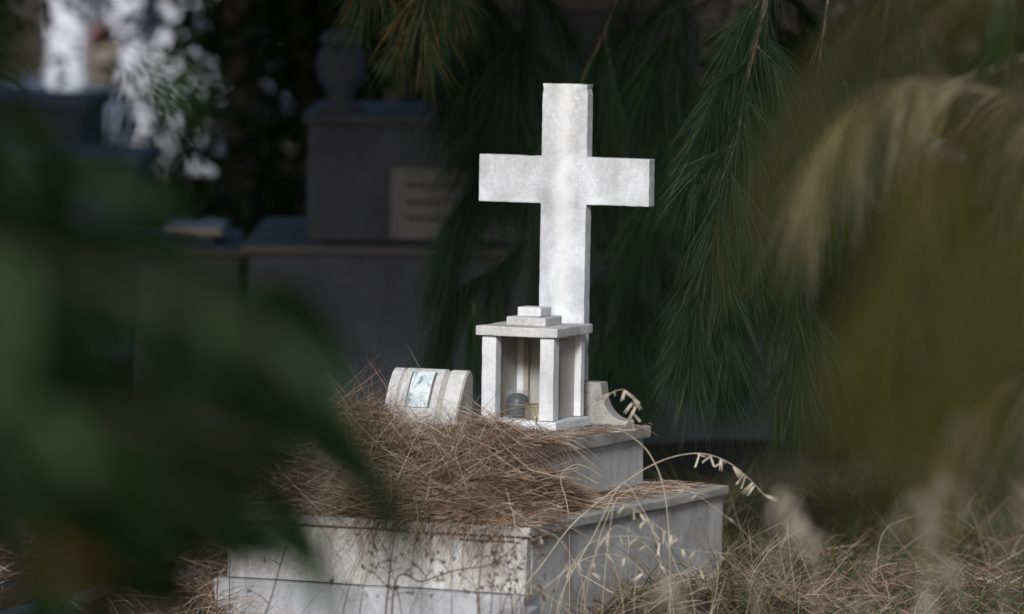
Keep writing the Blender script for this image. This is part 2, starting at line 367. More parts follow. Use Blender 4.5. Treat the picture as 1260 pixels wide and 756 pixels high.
# lower step: plinth course, facing panels, cap stones
part('plinth_stone', box(TU0 - .012, TU1 - .01, TV0 - .010, TV0 + .12, -.12, .186, .005, .0015, 2), M['plinth'], tomb)
part('facing_panel', box(TU0 + i_, TU1 - i_, TV0 + i_ + .001, TV0 + i_ + .03, .1885, .3185, .003, .0008, 4), M['panel_w'], tomb)
js = -.235                                                    # joint in the right-hand side
part('facing_panel', box(TU1 - i_ - .03, TU1 - i_ + .001, TV0 + i_ + .032, js - .0015, -.10, .3185, .003, .0008, 5), M['panel'], tomb)
part('facing_panel', box(TU1 - i_ - .03, TU1 - i_, js + .0015, TV1 - i_, -.10, .3185, .003, .0008, 6), M['panel'], tomb)
part('facing_panel', box(TU0 + i_, TU0 + i_ + .03, TV0 + i_ + .032, TV1 - i_, -.10, .3185, .003, .0008, 7), M['panel'], tomb)
part('facing_panel', box(TU0 + i_ + .032, TU1 - i_ - .032, TV1 - i_ - .03, TV1 - i_ - .001, -.10, .3185, .003, .0008, 8), M['panel'], tomb)
part('infill', box(TU0 + .046, TU1 - .046, TV0 + .15, TV1 - .046, -.1, .317, .002), M['slab'], tomb)
part('cap_stone', box(TU0, TU1, TV0, js - .002, .3205, ZT, .004, .0012, 9), M['slab'], tomb)
part('cap_stone', box(TU0 + .001, TU1 - .001, js, TV1, .3205, ZT - .001, .004, .0012, 10), M['slab'], tomb)
# upper step
part('block', box(SU0 + .014, SU1 - .014, SV0 + .014, SV1 - .014, ZT + .0005, ZS - .0305, .004, .001, 11), M['panel'], tomb)
part('slab', box(SU0, SU1, SV0, SV1, ZS - .030, ZS, .004, .0012, 12), M['slab'], tomb)

# ------------------------------------------------------------------ the cross
CU = -.1045
crs = empty('stone_cross', G(CU, .286, ZS), -TH)
tag(crs, 'tall plain white marble cross standing at the head of the grave', 'cross')
zc = lambda z: z - ZS
pw, aw, ct = .0605, .2265, .038
ol = [(-pw, zc(.55)), (pw, zc(.55)), (pw, zc(1.0305)), (aw, zc(1.0305)), (aw, zc(1.1480)), (pw, zc(1.1480)), (pw, zc(1.3275)), (-pw, zc(1.3275)),
      (-pw, zc(1.1480)), (-aw, zc(1.1480)), (-aw, zc(1.0305)), (-pw, zc(1.0305))]
part('cross_shaft', prism(ol, 0, ct, .0028, chip=.0012), M['cross'], crs)
ped = [(-.182, .0005), (.182, .0005), (.182, .008)]
for k in range(9):
    a = math.pi / 2 * k / 8; ped.append((.113 + .065 * (1 - math.sin(a)), .012 + .072 * (1 - math.cos(a))))
ped += [(.110, .104), (-.110, .104)]
for k in range(8, -1, -1):
    a = math.pi / 2 * k / 8; ped.append((-.113 - .065 * (1 - math.sin(a)), .012 + .072 * (1 - math.cos(a))))
ped.append((-.182, .008))
part('scrolled_foot', prism(ped, -.006, .042, .003), M['slab'], crs)

# ------------------------------------------------------------------ the lantern box
LW, LD = .209, .225
lan = empty('grave_lantern', G(0, 0, ZS), -TH)
tag(lan, 'open marble lamp house with four posts and stepped roof, before the cross', 'grave lantern')
ZR = .741 - ZS
part('base', box(-LW + .004, .002, -.002, LD, .0005, .024, .004, .001, 21), M['post'], lan)
pp = .037
for n_, (a, bb) in enumerate([(-LW + .010, .006), (-.010 - pp, .006), (-LW + .010, LD - .012 - .026), (-.010 - pp, LD - .012 - .026)]):
    part('post', box(a, a + pp, bb, bb + (pp if n_ < 2 else .026), .0245, ZR - .0235, .003, .0006, 30 + n_), M['post'], lan)
rf = part('roof', box(-LW - .003, .003, -.006, LD + .006, ZR - .023, ZR, .0035, .001, 40), M['marble'], lan)
part('roof_step', box(-LW / 2 - .053, -LW / 2 + .050, LD / 2 - .055, LD / 2 + .055, ZR + .0005, ZR + .021, .003, .001, 41), M['marble'], rf)
part('roof_step', box(-LW / 2 - .032, -LW / 2 + .030, LD / 2 - .034, LD / 2 + .034, ZR + .0215, ZR + .044, .003, .001, 42), M['post'], rf)
part('glass_pane', box(-.012 - pp / 2, -.008 - pp / 2, .006 + pp + .001, LD - .012 - .027, .0245, ZR - .036, .0008), M['glass'], lan)
part('glass_pane', box(-LW + .008 + pp / 2, -LW + .012 + pp / 2, .006 + pp + .001, LD - .012 - .027, .0245, ZR - .036, .0008), M['glass'], lan)
part('glass_pane', box(-LW + .010 + pp + .001, -.010 - pp - .001, LD - .027, LD - .023, .0245, ZR - .036, .0008), M['glass'], lan)
part('glazing_bar', box(-LW + .010 + pp + .002, -LW + .010 + pp + .014, LD - .043, LD - .029, .0245, ZR - .0245, .0015), M['inner'], lan)

cu = empty('votive_glass', G(-.135, .085, ZS + .0248), -TH)
tag(cu, 'squat clear votive glass with dark wax, at left inside the marble lamp house', 'candle glass')
part('glass', lathe([(.030, 0), (.032, .003), (.033, .066), (.0305, .0665), (.0295, .006), (.001, .005)]), M['cup'], cu)
part('wax', lathe([(.001, .007), (.027, .007), (.0285, .016), (.0275, .040), (.023, .052), (.012, .058), (.001, .059)]), M['wax'], cu)
tn = empty('candle_tin', G(-.073, .062, ZS + .0248), -TH)
tag(tn, 'low round dull yellow candle tin, at right inside the marble lamp house', 'candle tin')
part('can', lathe([(.001, 0), (.031, 0), (.032, .002), (.0315, .004), (.0315, .032), (.033, .0345), (.031, .0355), (.030, .030), (.001, .029)]), M['tin'], tn)
V, F, r = ribbons(np.stack([rng.uniform(-.02, .02, 26), rng.uniform(-.02, .02, 26), np.full(26, .031)], -1), rng.normal(size=(26, 3)) * [1, 1, .25] + [0, 0, .2], rng.uniform(.03, .07, 26), .0014, .1)
tag(part('needles', mesh_from(V, F, r), M['straw'], tn), kind='stuff')

# ------------------------------------------------------------------ the curved memorial block with the little photograph
PU0, PU1, PV = -.290, -.095, -.40
mb = empty('memorial_block', G((PU0 + PU1) / 2, PV, ZS), -TH)
tag(mb, 'curved marble memorial desk with a small framed picture, left of the lamp house', 'memorial stone')
hw = (PU1 - PU0) / 2
prof = [(.105, .0005), (.105, .144), (.101, .154), (.092, .160), (.080, .160), (.068, .153), (.052, .134), (.036, .108), (.018, .073), (.002, .037), (-.012, .0005)]
part('stone', prism(prof, -hw, hw, .003, plane='vz'), M['slab'], mb)
# raised bands that run over the curve, and the framed picture
def band(u0, u1, lift, k0, k1):
    pr = np.array(prof)[k0:k1]; t = np.gradient(pr, axis=0); t = unit(t); nrm = np.stack([t[:, 1], -t[:, 0]], -1)
    nrm = np.where((nrm[:, 1:2] < 0), -nrm, nrm)
    a = pr + nrm * lift; c = pr - nrm * .004
    V, Fc = [], []
    for u in (u0, u1):
        for p in a: V.append((u, p[0], p[1]))
        for p in c: V.append((u, p[0], p[1]))
    n = len(pr)
    for i in range(n - 1):
        Fc += [(i, i + 1, 2 * n + i + 1, 2 * n + i), (i, n + i, n + i + 1, i + 1), (2 * n + i, 2 * n + i + 1, 3 * n + i + 1, 3 * n + i)]
    Fc += [(0, 2 * n, 3 * n, n), (n - 1, 2 * n - 1, 4 * n - 1, 3 * n - 1)]
    me = mesh_from(V, Fc); bm = bmesh.new(); bm.from_mesh(me); bmesh.ops.recalc_face_normals(bm, faces=bm.faces); return bm_mesh(bm)
part('raised_panel', band(-hw + .036, hw - .058, .0035, 2, 10), M['marble'], mb)
part('raised_panel', band(hw - .043, hw - .004, .0030, 2, 10), M['marble'], mb)
part('raised_panel', band(-hw + .003, -hw + .028, .0030, 2, 10), M['marble'], mb)
part('picture_frame', band(-.042, .022, .0060, 5, 9), M['frame'], mb)
part('picture', band(-.037, .017, .0080, 5, 9), M['photo'], mb)

# ------------------------------------------------------------------ needle litter heaped on the grave
n1 = 150
gu = np.linspace(TU0 - .02, TU1 + .01, n1); gv = np.linspace(TV0 - .02, TV1, n1)
UU, VV = np.meshgrid(gu, gv)
H0 = np.where((UU > SU0) & (UU < SU1) & (VV > SV0) & (VV < SV1), ZS, ZT)
def blur(A, k):
    ker = np.exp(-np.linspace(-2, 2, 2 * k + 1) ** 2); ker /= ker.sum()
    A = np.pad(A, k, mode='edge')
    A = np.apply_along_axis(lambda r_: np.convolve(r_, ker, 'valid'), 0, A); return np.apply_along_axis(lambda r_: np.convolve(r_, ker, 'valid'), 1, A)
HB = blur(H0, 12)
sm = lambda x, a, b_: np.clip((x - a) / (b_ - a), 0, 1) ** 2 * (3 - 2 * np.clip((x - a) / (b_ - a), 0, 1))
wgt = (1 - sm(VV, -.16, .02)) * (1 - sm(UU + .6 * (VV + .45), .02, .22))         # the heap leaves the back and the right side free
edge = sm(UU, TU0 - .01, TU0 + .10) * (1 - sm(UU, TU1 - .05, TU1 + .005)) * sm(VV, TV0 - .015, TV0 + .10)
lump = .05 * (vnoise(UU + 9, VV + 9, .09, 11) + .6 * vnoise(UU + 9, VV + 9, .04, 12))
left = .055 * np.exp(-((UU + .31) / .09) ** 2 - ((VV + .52) / .12) ** 2) - .012 * np.exp(-((UU + .05) / .2) ** 2 - ((VV + .05) / .2) ** 2)
slope = ZT + .012 + np.clip((VV + .83) / .30, 0, 1) * (ZS - ZT - .012)
slope = np.where((UU > SU0 - .03) & (UU < SU1 + .01), slope, 0)
HB = np.maximum(HB, blur(slope, 5) - .0 * VV)
HEAP = HB + wgt * edge * (.006 + .012 * sm(-VV, .25, .50) + lump * .8 * (.35 + .65 * sm(-VV, .2, .4)) + left) - (1 - wgt * edge) * .03
RG = lambda u, v: np.exp(-(np.maximum(0, np.abs(u - SU1 - .01) - .02) / .055) ** 2) * (1 - sm(v, -.62, -.04)) * sm(v, TV0, TV0 + .15) * (u > SU1 - .012)
rg = RG(UU, VV)
HEAP = np.maximum(HEAP, np.where(rg > .05, ZT - .004 + rg * .10 + lump * .4, 0))
HEAP = np.where(UU > SU1 - .004, np.maximum(ZT - .012 + (HEAP - ZT) * sm(wgt, .0, 1.0), np.where(rg > .05, ZT - .006 + rg * .10 + lump * .4, 0)), HEAP)
HEAP = np.where((wgt * edge < .02) & (rg < .05), np.minimum(HEAP, H0 - .02), HEAP)
def heap_z(u, v):
    fu = np.clip((u - gu[0]) / (gu[-1] - gu[0]) * (n1 - 1), 0, n1 - 1.001); fv = np.clip((v - gv[0]) / (gv[-1] - gv[0]) * (n1 - 1), 0, n1 - 1.001)
    i, j = fv.astype(int), fu.astype(int); a, b_ = fv - i, fu - j
    return (HEAP[i, j] * (1 - b_) + HEAP[i, j + 1] * b_) * (1 - a) + (HEAP[i + 1, j] * (1 - b_) + HEAP[i + 1, j + 1] * b_) * a
def top_z(u, v): return np.maximum(heap_z(u, v), np.where((u > SU0) & (u < SU1) & (v > SV0) & (v < SV1), ZS, ZT))
Wp = GR + UU[..., None] * UA + VV[..., None] * VA + np.stack([0 * HEAP, 0 * HEAP, HEAP], -1)
ii = (np.arange(n1 - 1)[:, None] * n1 + np.arange(n1 - 1)[None]).ravel()
ii = ii[(np.maximum(wgt * edge, rg)[:-1, :-1].ravel() > .07) & ~((np.abs(UU[:-1, :-1] - SU1).ravel() < .03) & (np.abs(np.diff(HEAP, axis=1))[:-1].ravel() > .012))]
hv, hf, hr = Wp.reshape(-1, 3), np.stack([ii, ii + 1, ii + n1 + 1, ii + n1], -1), np.clip(.18 + .3 * vnoise(UU.ravel() + 5, VV.ravel() + 5, .02, 9), 0, 1)
parts = [(hv, hf, hr)]
def strewn(n, u0, u1, v0, v1, lo, hi, tilt, wdt, dens=None, zoff=.004):
    u = rng.uniform(u0, u1, n); v = rng.uniform(v0, v1, n)
    if dens is not None:
        k = rng.random(n) < dens(u, v); u, v = u[k], v[k]
    n = len(u); B = GR + u[:, None] * UA + v[:, None] * VA; B[:, 2] = top_z(u, v) + rng.uniform(0, zoff, n)
    an = rng.uniform(0, 2 * math.pi, n); D = np.stack([np.cos(an), np.sin(an), rng.normal(0, tilt, n) + tilt * .5], -1)
    L = rng.uniform(lo, hi, n)
    B = B - D * (L * .35)[:, None] * [1, 1, 0]
    return ribbons(B, D, L, rng.uniform(.6, 1.3, n) * wdt, rng.uniform(-.1, .35, n), 4, curl=.7)
hd = lambda u, v: np.clip(np.maximum(RG(u, v) * 1.2, (1 - sm(v, -.16, .02)) * (1 - sm(u + .6 * (v + .45), .02, .22))), 0, 1)
parts.append(strewn(24000, TU0, TU1, TV0 + .01, .1, .05, .15, .20, .0015, hd, .009))
parts.append(strewn(2000, TU0 + .05, SU1, TV0 + .05, -.52, .08, .2, .75, .0014, hd, .0))
parts.append(strewn(260, -.24, .02, -.16, -.01, .04, .11, .22, .0014, None, .006))
parts.append(strewn(900, SU0, SU1, -.3, .25, .03, .10, .05, .0016, None, .003))
parts.append(strewn(1500, SU1 - .02, TU1 - .02, -.5, TV1 - .02, .03, .11, .06, .0016, lambda u, v: .35 + .65 * (u < .24), .006))
parts.append(strewn(500, TU0, TU1, TV0, TV0 + .1, .05, .14, .25, .0017, None, .006))
parts.append(strewn(700, TU0, .18, TV0, -.3, .10, .26, .30, .0016, None, .02)[:2] + (rng.uniform(.85, 1, 700 * 10),))
# needles hanging over the front edge and down the side of the slab
def hang(n, P, out, lo, hi):
    D = out + rng.normal(size=(n, 3)) * .5; return ribbons(P, D, rng.uniform(lo, hi, n), .0017, rng.uniform(.4, 1.1, n), 4, curl=.4)
n = 500; u = np.where(rng.random(n) < .7, rng.uniform(-.12, TU1 - .03, n), rng.uniform(TU0, TU1, n)); parts.append(hang(n, GR + u[:, None] * UA + (TV0 + rng.uniform(0, .03, n))[:, None] * VA + [0, 0, ZT + .004], -VA, .04, .13))
n = 130; v = rng.uniform(-.6, -.22, n) ; parts.append(hang(n, GR + (SU1 - .01) * UA + v[:, None] * VA + [0, 0, ZS + .006], UA, .04, .10))
# wisps standing against the memorial block
n = 900; u = rng.uniform(-.40, -.14, n); v = rng.uniform(-.64, -.46, n); P = GR + u[:, None] * UA + v[:, None] * VA; P[:, 2] = top_z(u, v) - .005
parts.append(ribbons(P, np.stack([rng.normal(.15, .6, n), rng.normal(.2, .5, n), rng.uniform(.3, .9, n)], -1), rng.uniform(.05, .14, n), .0014, rng.uniform(.1, .8, n), 4, curl=.8))
V, F, r = join(parts)
pu, pv = guv(V[:, 0], V[:, 1]); r = np.clip(r * .85 + .075 + .42 * vnoise(pu + 7, pv + 7, .13, 41) + .18 * vnoise(pu + 7, pv + 7, .05, 42) + .10 * sm(-pu, .12, .35), 0, 1)
tag(link('pine_straw', mesh_from(V, F, r), M['straw']), 'brown dry pine needles heaped over the steps of the grave', 'pine straw', kind='stuff')

# ------------------------------------------------------------------ litter and grass on the ground
def outside(x, y):
    u, v = guv(x, y); return ~((u > TU0 + .01) & (u < TU1 - .01) & (v > TV0 + .01) & (v < TV1 - .01))
def scatter(n, x0, x1, y0, y1, up, lo, hi, wdt, droop, dens=None, curl=.5):
    x = rng.uniform(x0, x1, n); y = rng.uniform(y0, y1, n); k = outside(x, y)
    if dens is not None: k &= rng.random(n) < dens(x, y)
    x, y = x[k], y[k]; n = len(x); B = np.stack([x, y, ground_z(x, y)], -1)
    an = rng.uniform(0, 2 * math.pi, n); D = np.stack([np.cos(an), np.sin(an), np.abs(rng.normal(up, .4, n))], -1)
    return ribbons(B, D, rng.uniform(lo, hi, n), rng.uniform(.6, 1.3, n) * wdt, rng.uniform(0, 1, n) * droop, 4, curl=curl)
V, F, r = join([scatter(26000, -2.2, 2.6, 13.6, 19, .12, .05, .18, .0020, .3, lambda x, y: np.clip(1 - (y - 15.9) / 1.2, .05, 1)), scatter(9000, -.8, 2.4, 14, 17.5, .35, .06, .22, .0019, .6),  # needles thinned out behind the grave to stand in for shade there
                scatter(3000, -.75, -.40, 14.1, 15.2, .5, .08, .24, .0018, .9)])
tag(link('fallen_needles', mesh_from(V, F, r), M['straw']), 'brown fallen pine needles covering the ground beside the grave', 'pine straw', kind='stuff')
tuft = lambda x, y: np.clip(vnoise(x + 30, y + 30, .35, 21) * 5 + .25, 0.0, 1)
V, F, r = join([scatter(15000, .45, 2.6, 14.2, 18.6, 1.1, .06, .20, .0030, .7, tuft), scatter(2500, -1.6, .6, 13.6, 14.7, 1.1, .05, .16, .0026, .7, tuft)])
tag(link('grass', mesh_from(V, F, r), M['grass']), 'short green grass growing right of the grave', 'grass', kind='stuff')
V, F, r = join([scatter(3500, .2, 2.6, 13.4, 18.5, 1.5, .10, .32, .0024, .9, lambda x, y: np.clip(vnoise(x + 3, y + 3, .4, 33) * 4 + .3, 0, 1)),
                scatter(1300, -.9, .6, 13.2, 14.45, 1.6, .08, .26, .0022, .9), scatter(1600, .05, 1.0, 14.2, 15.6, .9, .06, .22, .0018, 1.0)])
n = 170; xg = rng.uniform(.22, .75, n); yg = rng.uniform(11.6, 12.6, n); Pg = np.stack([xg, yg, ground_z(xg, yg)], -1); an = rng.uniform(0, 6.28, n)
V, F, r = join([(V, F, r), ribbons(Pg, np.stack([np.cos(an) * .3, np.sin(an) * .3, np.ones(n)], -1), rng.uniform(.40, .62, n), .0026, rng.uniform(.05, .35, n), 5, curl=.9)])
tag(link('dry_grass', mesh_from(V, F, r), M['drygrass']), 'pale dry grass standing in wisps round the foot of the grave', 'grass', kind='stuff')


# ------------------------------------------------------------------ marble monuments behind
def simple_box_at(name, x0, x1, ytop, ybot, Y, depth, mat, parent, bev=.012, seed=0):
    """block whose front stands at Y, between photo columns x0..x1 and rows ytop..ybot"""
    a = at(x0, ybot, Y); c = at(x1, ytop, Y)
    o = parent.location
    return part(name, box(a[0] - o[0], c[0] - o[0], Y - o[1], Y - o[1] + depth, min(a[2], c[2]) - o[2], max(a[2], c[2]) - o[2], bev, .002, seed), mat, parent)
mon = empty('family_monument', (at(560, 300, 21.5)[0], 21.5, 0))
tag(mon, 'large grey stepped marble family monument standing behind the cross', 'monument')
def mbx(name, x0, x1, z0, z1, y0, y1, mat, par=mon, bev=.01, seed=0):
    return part(name, box(x0 - mon.location[0], x1 - mon.location[0], y0 - mon.location[1], y1 - mon.location[1], z0, z1, bev, .002, seed), mat, par)
xl = at(306, 300, 21.2)[0]; zl = at(440, 303, 21.2)[2]; xb = at(378, 220, 21.5)[0]; zb = at(440, 140, 21.5)[2]
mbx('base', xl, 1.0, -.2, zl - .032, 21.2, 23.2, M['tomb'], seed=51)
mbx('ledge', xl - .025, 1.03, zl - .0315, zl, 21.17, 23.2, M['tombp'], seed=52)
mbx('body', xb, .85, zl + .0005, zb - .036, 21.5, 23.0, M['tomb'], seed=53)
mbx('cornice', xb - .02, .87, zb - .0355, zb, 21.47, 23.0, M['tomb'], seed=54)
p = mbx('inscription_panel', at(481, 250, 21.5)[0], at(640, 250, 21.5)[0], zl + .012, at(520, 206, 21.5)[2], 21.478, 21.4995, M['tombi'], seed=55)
for k in range(3):
    zz = at(520, 228 + 20 * k, 21.5)[2]
    mbx('raised_line', at(500, 250, 21.5)[0], at(622, 250, 21.5)[0], zz - .008, zz + .008, 21.468, 21.4775, M['tombp'], par=p, bev=.003)
    
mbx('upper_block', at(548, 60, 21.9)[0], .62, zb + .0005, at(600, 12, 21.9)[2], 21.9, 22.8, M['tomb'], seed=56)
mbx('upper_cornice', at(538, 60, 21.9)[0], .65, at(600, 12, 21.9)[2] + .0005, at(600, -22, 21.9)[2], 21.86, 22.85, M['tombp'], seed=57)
uz = zb
urn = empty('stone_urn', (at(420, 100, 21.65)[0], 21.65, uz))
tag(urn, 'grey stone urn on the left corner of the family monument', 'urn')
hh = at(420, 38, 21.65)[2] - uz
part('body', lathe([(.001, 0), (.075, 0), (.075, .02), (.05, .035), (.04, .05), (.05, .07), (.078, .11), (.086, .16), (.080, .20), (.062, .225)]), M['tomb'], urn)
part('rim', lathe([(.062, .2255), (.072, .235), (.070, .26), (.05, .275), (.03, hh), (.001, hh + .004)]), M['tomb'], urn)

def slab_tomb(name, label, x0, x1, ytop, ycap, Y, depth, mat, capmat, ydrop=None, cat='tomb', rz=0.0):
    """box tomb with an overhanging cap, front at Y"""
    a = at(x0, ytop, Y); c = at(x1, ytop, Y); z1 = (a[2] + c[2]) / 2; zc_ = at((x0 + x1) / 2, ycap, Y)[2]
    t = empty(name, ((a[0] + c[0]) / 2, Y, 0), rz); hw_ = (c[0] - a[0]) / 2
    part('chest', box(-hw_ + .03, hw_ - .03, .03, depth, -.15, zc_ - .0005, .01, .002, 3), mat, t)
    part('cap', box(-hw_, hw_, 0, depth + .03, zc_, z1, .01, .002, 4), capmat, t)
    tag(t, label, cat); return t
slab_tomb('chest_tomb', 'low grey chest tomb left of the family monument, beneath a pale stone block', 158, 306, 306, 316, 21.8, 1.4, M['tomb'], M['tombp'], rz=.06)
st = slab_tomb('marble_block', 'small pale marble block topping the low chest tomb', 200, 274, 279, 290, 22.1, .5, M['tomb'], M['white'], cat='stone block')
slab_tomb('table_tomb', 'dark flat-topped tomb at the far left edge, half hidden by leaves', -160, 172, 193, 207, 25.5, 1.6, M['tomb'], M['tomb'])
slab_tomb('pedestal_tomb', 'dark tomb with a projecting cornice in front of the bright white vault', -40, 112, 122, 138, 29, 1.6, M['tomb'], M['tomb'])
# bright tombs in the open, far behind
def vault(label, x0, x1, ytop, ybot, Y, mat):
    a = at(x0, ybot, Y); c = at(x1, ytop, Y); hw_ = (c[0] - a[0]) / 2; hgt = c[2]
    t = empty('white_vault', ((a[0] + c[0]) / 2, Y, 0)); zb_ = a[2]
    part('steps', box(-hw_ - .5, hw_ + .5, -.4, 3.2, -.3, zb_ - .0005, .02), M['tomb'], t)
    part('wall', box(-hw_, hw_, 0, 3, zb_, hgt, .02), mat, t)
    part('pilaster', box(-hw_ - .03, -hw_ + .18, -.06, -.0005, zb_ + .001, hgt - .001, .01), mat, t)
    part('pilaster', box(hw_ - .18, hw_ + .03, -.06, -.0005, zb_ + .001, hgt - .001, .01), mat, t)
    part('door', box(-hw_ * .3, hw_ * .3, -.02, -.0005, zb_ + .002, hgt * .72, .01), M['tombp'], t)
    part('cornice', box(-hw_ - .1, hw_ + .1, -.12, 3.1, hgt + .0005, hgt + .15, .02), mat, t)
    part('gable', prism([(-hw_ - .1, hgt + .151), (hw_ + .1, hgt + .151), (0, hgt + .6)], -.1, 3.05, .01), mat, t)
    tag(t, label, 'vault'); return t
vault('bright white burial vault in the open, top left of the picture', 62, 172, -150, 108, 48, M['white'])
vault('white burial vault glimpsed through leaves, right of the brightest one', 196, 320, -150, 40, 55, M['white'])
vault('pale far vault glimpsed through gaps in the pine at right', 1100, 1235, 262, 420, 50, M['white'])
vault('pale stone vault showing low behind the leaves beside the chest tomb', 168, 262, 128, 262, 44, M['white'])
fl = empty('flower_pot', at(126, 108, 46)); fl.location.z = at(126, 108, 46)[2]
tag(fl, 'pot of red flowers before the bright white vault', 'flower pot')
part('pot', lathe([(.001, 0), (.10, 0), (.14, .26), (.15, .27), (.15, .30), (.13, .30), (.12, .27), (.001, .27)]), M['inner'], fl)
part('stand', box(-.15, .15, -.15, .15, -fl.location.z - .05, -.0005, .01), M['tomb'], fl)
Cn = rng.normal(size=(160, 3)) * [.04, .04, .05] + [0, 0, .35]
V, F, r = leafquads(Cn, rng.uniform(.05, .10, 160), aspect=.8); tag(part('petals', mesh_from(V, F, r), M['red'], fl), kind='stuff')
# kerb at bottom left and a fallen slab at the bottom edge
a = at(20, 760, 14.9); c = at(240, 706, 16.0)
kb = empty('kerb', (a[0], a[1], 0), math.atan2(c[1] - a[1], c[0] - a[0])); Lk = math.hypot(c[0] - a[0], c[1] - a[1])
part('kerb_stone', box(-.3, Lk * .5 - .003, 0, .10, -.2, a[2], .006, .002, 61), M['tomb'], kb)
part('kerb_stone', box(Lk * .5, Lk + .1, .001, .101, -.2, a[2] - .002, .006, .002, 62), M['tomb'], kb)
tag(kb, 'grey stone kerb running into the shade at bottom left', 'kerb')
a = at(597, 758, 14.25); fs = empty('fallen_slab', (a[0], a[1], a[2] - .02), -.25); fs.rotation_euler = (.12, -.12, -.25)
part('slab', box(0, .085, 0, .16, -.03, .002, .004, .002, 63), M['plinth'], fs)
tag(fs, 'broken pale marble slab lying in dry grass at the bottom edge', 'stone slab')

# ------------------------------------------------------------------ wild oats and dry weeds
NTH = ['leftmost', 'second from left', 'third from left', 'fourth from left', 'fifth from left', 'sixth from left', 'seventh from left', 'eighth from left', 'ninth from left', 'tenth from left', 'eleventh from left', 'twelfth from left', 'thirteenth from left', 'fourteenth from left']
def spikelet_mesh():
    V, Fc = [], []
    for s in (-1, 1):
        o = len(V)
        for z, wd in ((0, .0005), (.007, .0015), (.016, .0013), (.030, .0002)):
            V += [(s * .0012 + s * z * .05 - wd, -.0012, -z), (s * .0012 + s * z * .05 + wd, -.0012, -z), (s * .0012 + s * z * .05, .0016, -z)]
        for i in range(3):
            for k in range(3):
                p_, q_ = o + i * 3 + k, o + i * 3 + (k + 1) % 3; Fc.append((p_, q_, q_ + 3, p_ + 3))
        Fc += [(o, o + 2, o + 1), (o + 9, o + 10, o + 11)]
    me = mesh_from(V, Fc); me.materials.append(M['oat']); return me
SPK = spikelet_mesh()
def oat(label, pix, Y, r0=.0016, nsp=9, group=None, t0=.6, sc=1.0, name='wild_oat', base=True):
    """a bent dry oat: stem through photo pixels at distance Y, spikelets hanging from its upper end"""
    P = np.array([at(p[0], p[1], Y + (p[2] if len(p) > 2 else 0)) for p in pix])
    if base:
        f = P[0].copy(); f[2] = ground_z(f[0], f[1]) - .02
        if P[0][2] > f[2] + .03: P = np.vstack([f + [(P[0] - P[1])[0] * .3, .02, 0], P])
    S = catmull(P, 7); o0 = S[0].copy()
    t = empty(name, o0)
    part('stem', tube(S - o0, r0 * .78, r0 * .32, 5), M['oat'], t)
    for k in range(nsp):
        q = S[int((t0 + (1 - t0) * (k + .5) / max(nsp, 1)) * (len(S) - 1))] - o0
        sp = part('spikelet', SPK, None, t, loc=q + np.array([rng.uniform(-.004, .004), rng.uniform(-.004, .004), -.001]),
                  rot=(rng.uniform(-1, 1), rng.uniform(-1.0, 1.0), rng.uniform(0, 6.28)), scale=(sc * rng.uniform(.7, 1.05),) * 3)
        sp.rotation_euler[1] += .35 * (1 if k % 2 else -1)
    tag(t, label, 'oat stalk', group); return t
oat('long arching wild oat over the right corner of the grave, rich in drooping spikelets', [(628, 752), (672, 688), (708, 642), (765, 596), (812, 568), (856, 558), (890, 566), (918, 586), (944, 613)], 14.45, .0021, 15, t0=.66, sc=1.15)
oat('short oat curled like a hook right of the lamp house', [(822, 640), (800, 560), (752, 520), (742, 498), (752, 484), (768, 480), (779, 492), (779, 506), (775, 520)], 14.3, .0016, 11, t0=.55, sc=1.2)
oat('bent oat drooping down the right side of the grave', [(690, 735), (730, 660), (765, 596), (788, 622), (806, 660), (812, 688), (810, 712)], 14.4, .0019, 6, t0=.6)
oat('oat leaning right across the side of the grave, ending above its corner', [(720, 740), (742, 650), (770, 606), (830, 600), (862, 612), (908, 648)], 14.3, .0013, 4, t0=.7, sc=.9)
oat('low arched oat before the side of the grave', [(640, 745), (668, 725), (708, 694), (738, 683), (764, 685), (784, 697), (795, 712)], 14.3, .0017, 4, t0=.6)
oat('oat with pale flat spikelets across the middle of the grave side', [(742, 735), (752, 640), (760, 619), (786, 630), (812, 650), (842, 668)], 14.2, .0013, 9, t0=.5, sc=1.1)
oat('thin oat lying toward the grave corner, low on its side', [(690, 742), (722, 672), (780, 660), (838, 676), (905, 682)], 14.2, .0011, 7, t0=.45, sc=1.1)
oat('small white oat bent over the upper slab edge', [(700, 640), (690, 590), (704, 573), (722, 575), (744, 588)], 14.7, .0015, 0)
oat('straight pale stalk rising in the needle heap', [(634, 660), (628, 622), (622, 600)], 14.35, .0016, 0, name='dry_stalk')
oat('pale stalk standing at the right foot of the grave', [(872, 770), (882, 725), (883, 690)], 14.2, .0018, 0, name='dry_stalk')
oat('pale forked stalk right of the grave foot, leaning right', [(872, 770), (885, 735), (893, 712)], 14.15, .0016, 0, name='dry_stalk')
oat('thin curved stalk before the grave foot, leaning left', [(856, 770), (852, 735), (844, 702)], 14.2, .0016, 0, name='dry_stalk')
oat('long low grass stem arching over the green grass at far right', [(1085, 660), (1110, 640), (1150, 631), (1178, 634), (1200, 652)], 16.2, .0014, 0, name='dry_stalk')
for k, x in enumerate(np.sort(rng.uniform(560, 860, 11))):
    x = float(x); h = rng.uniform(30, 95); l = rng.uniform(-60, 60); y = rng.uniform(735, 775)
    oat('thin dry stalk in the tangle before the right half of the grave, ' + NTH[k], [(x, y), (x + l * .3, y - h * .6), (x + l * .8, y - h), (x + l * 1.4, y - h * .9)], rng.uniform(14.0, 14.5), .0012, int(rng.integers(0, 4)), 'dry stalks tangled before the grave', name='dry_stalk')
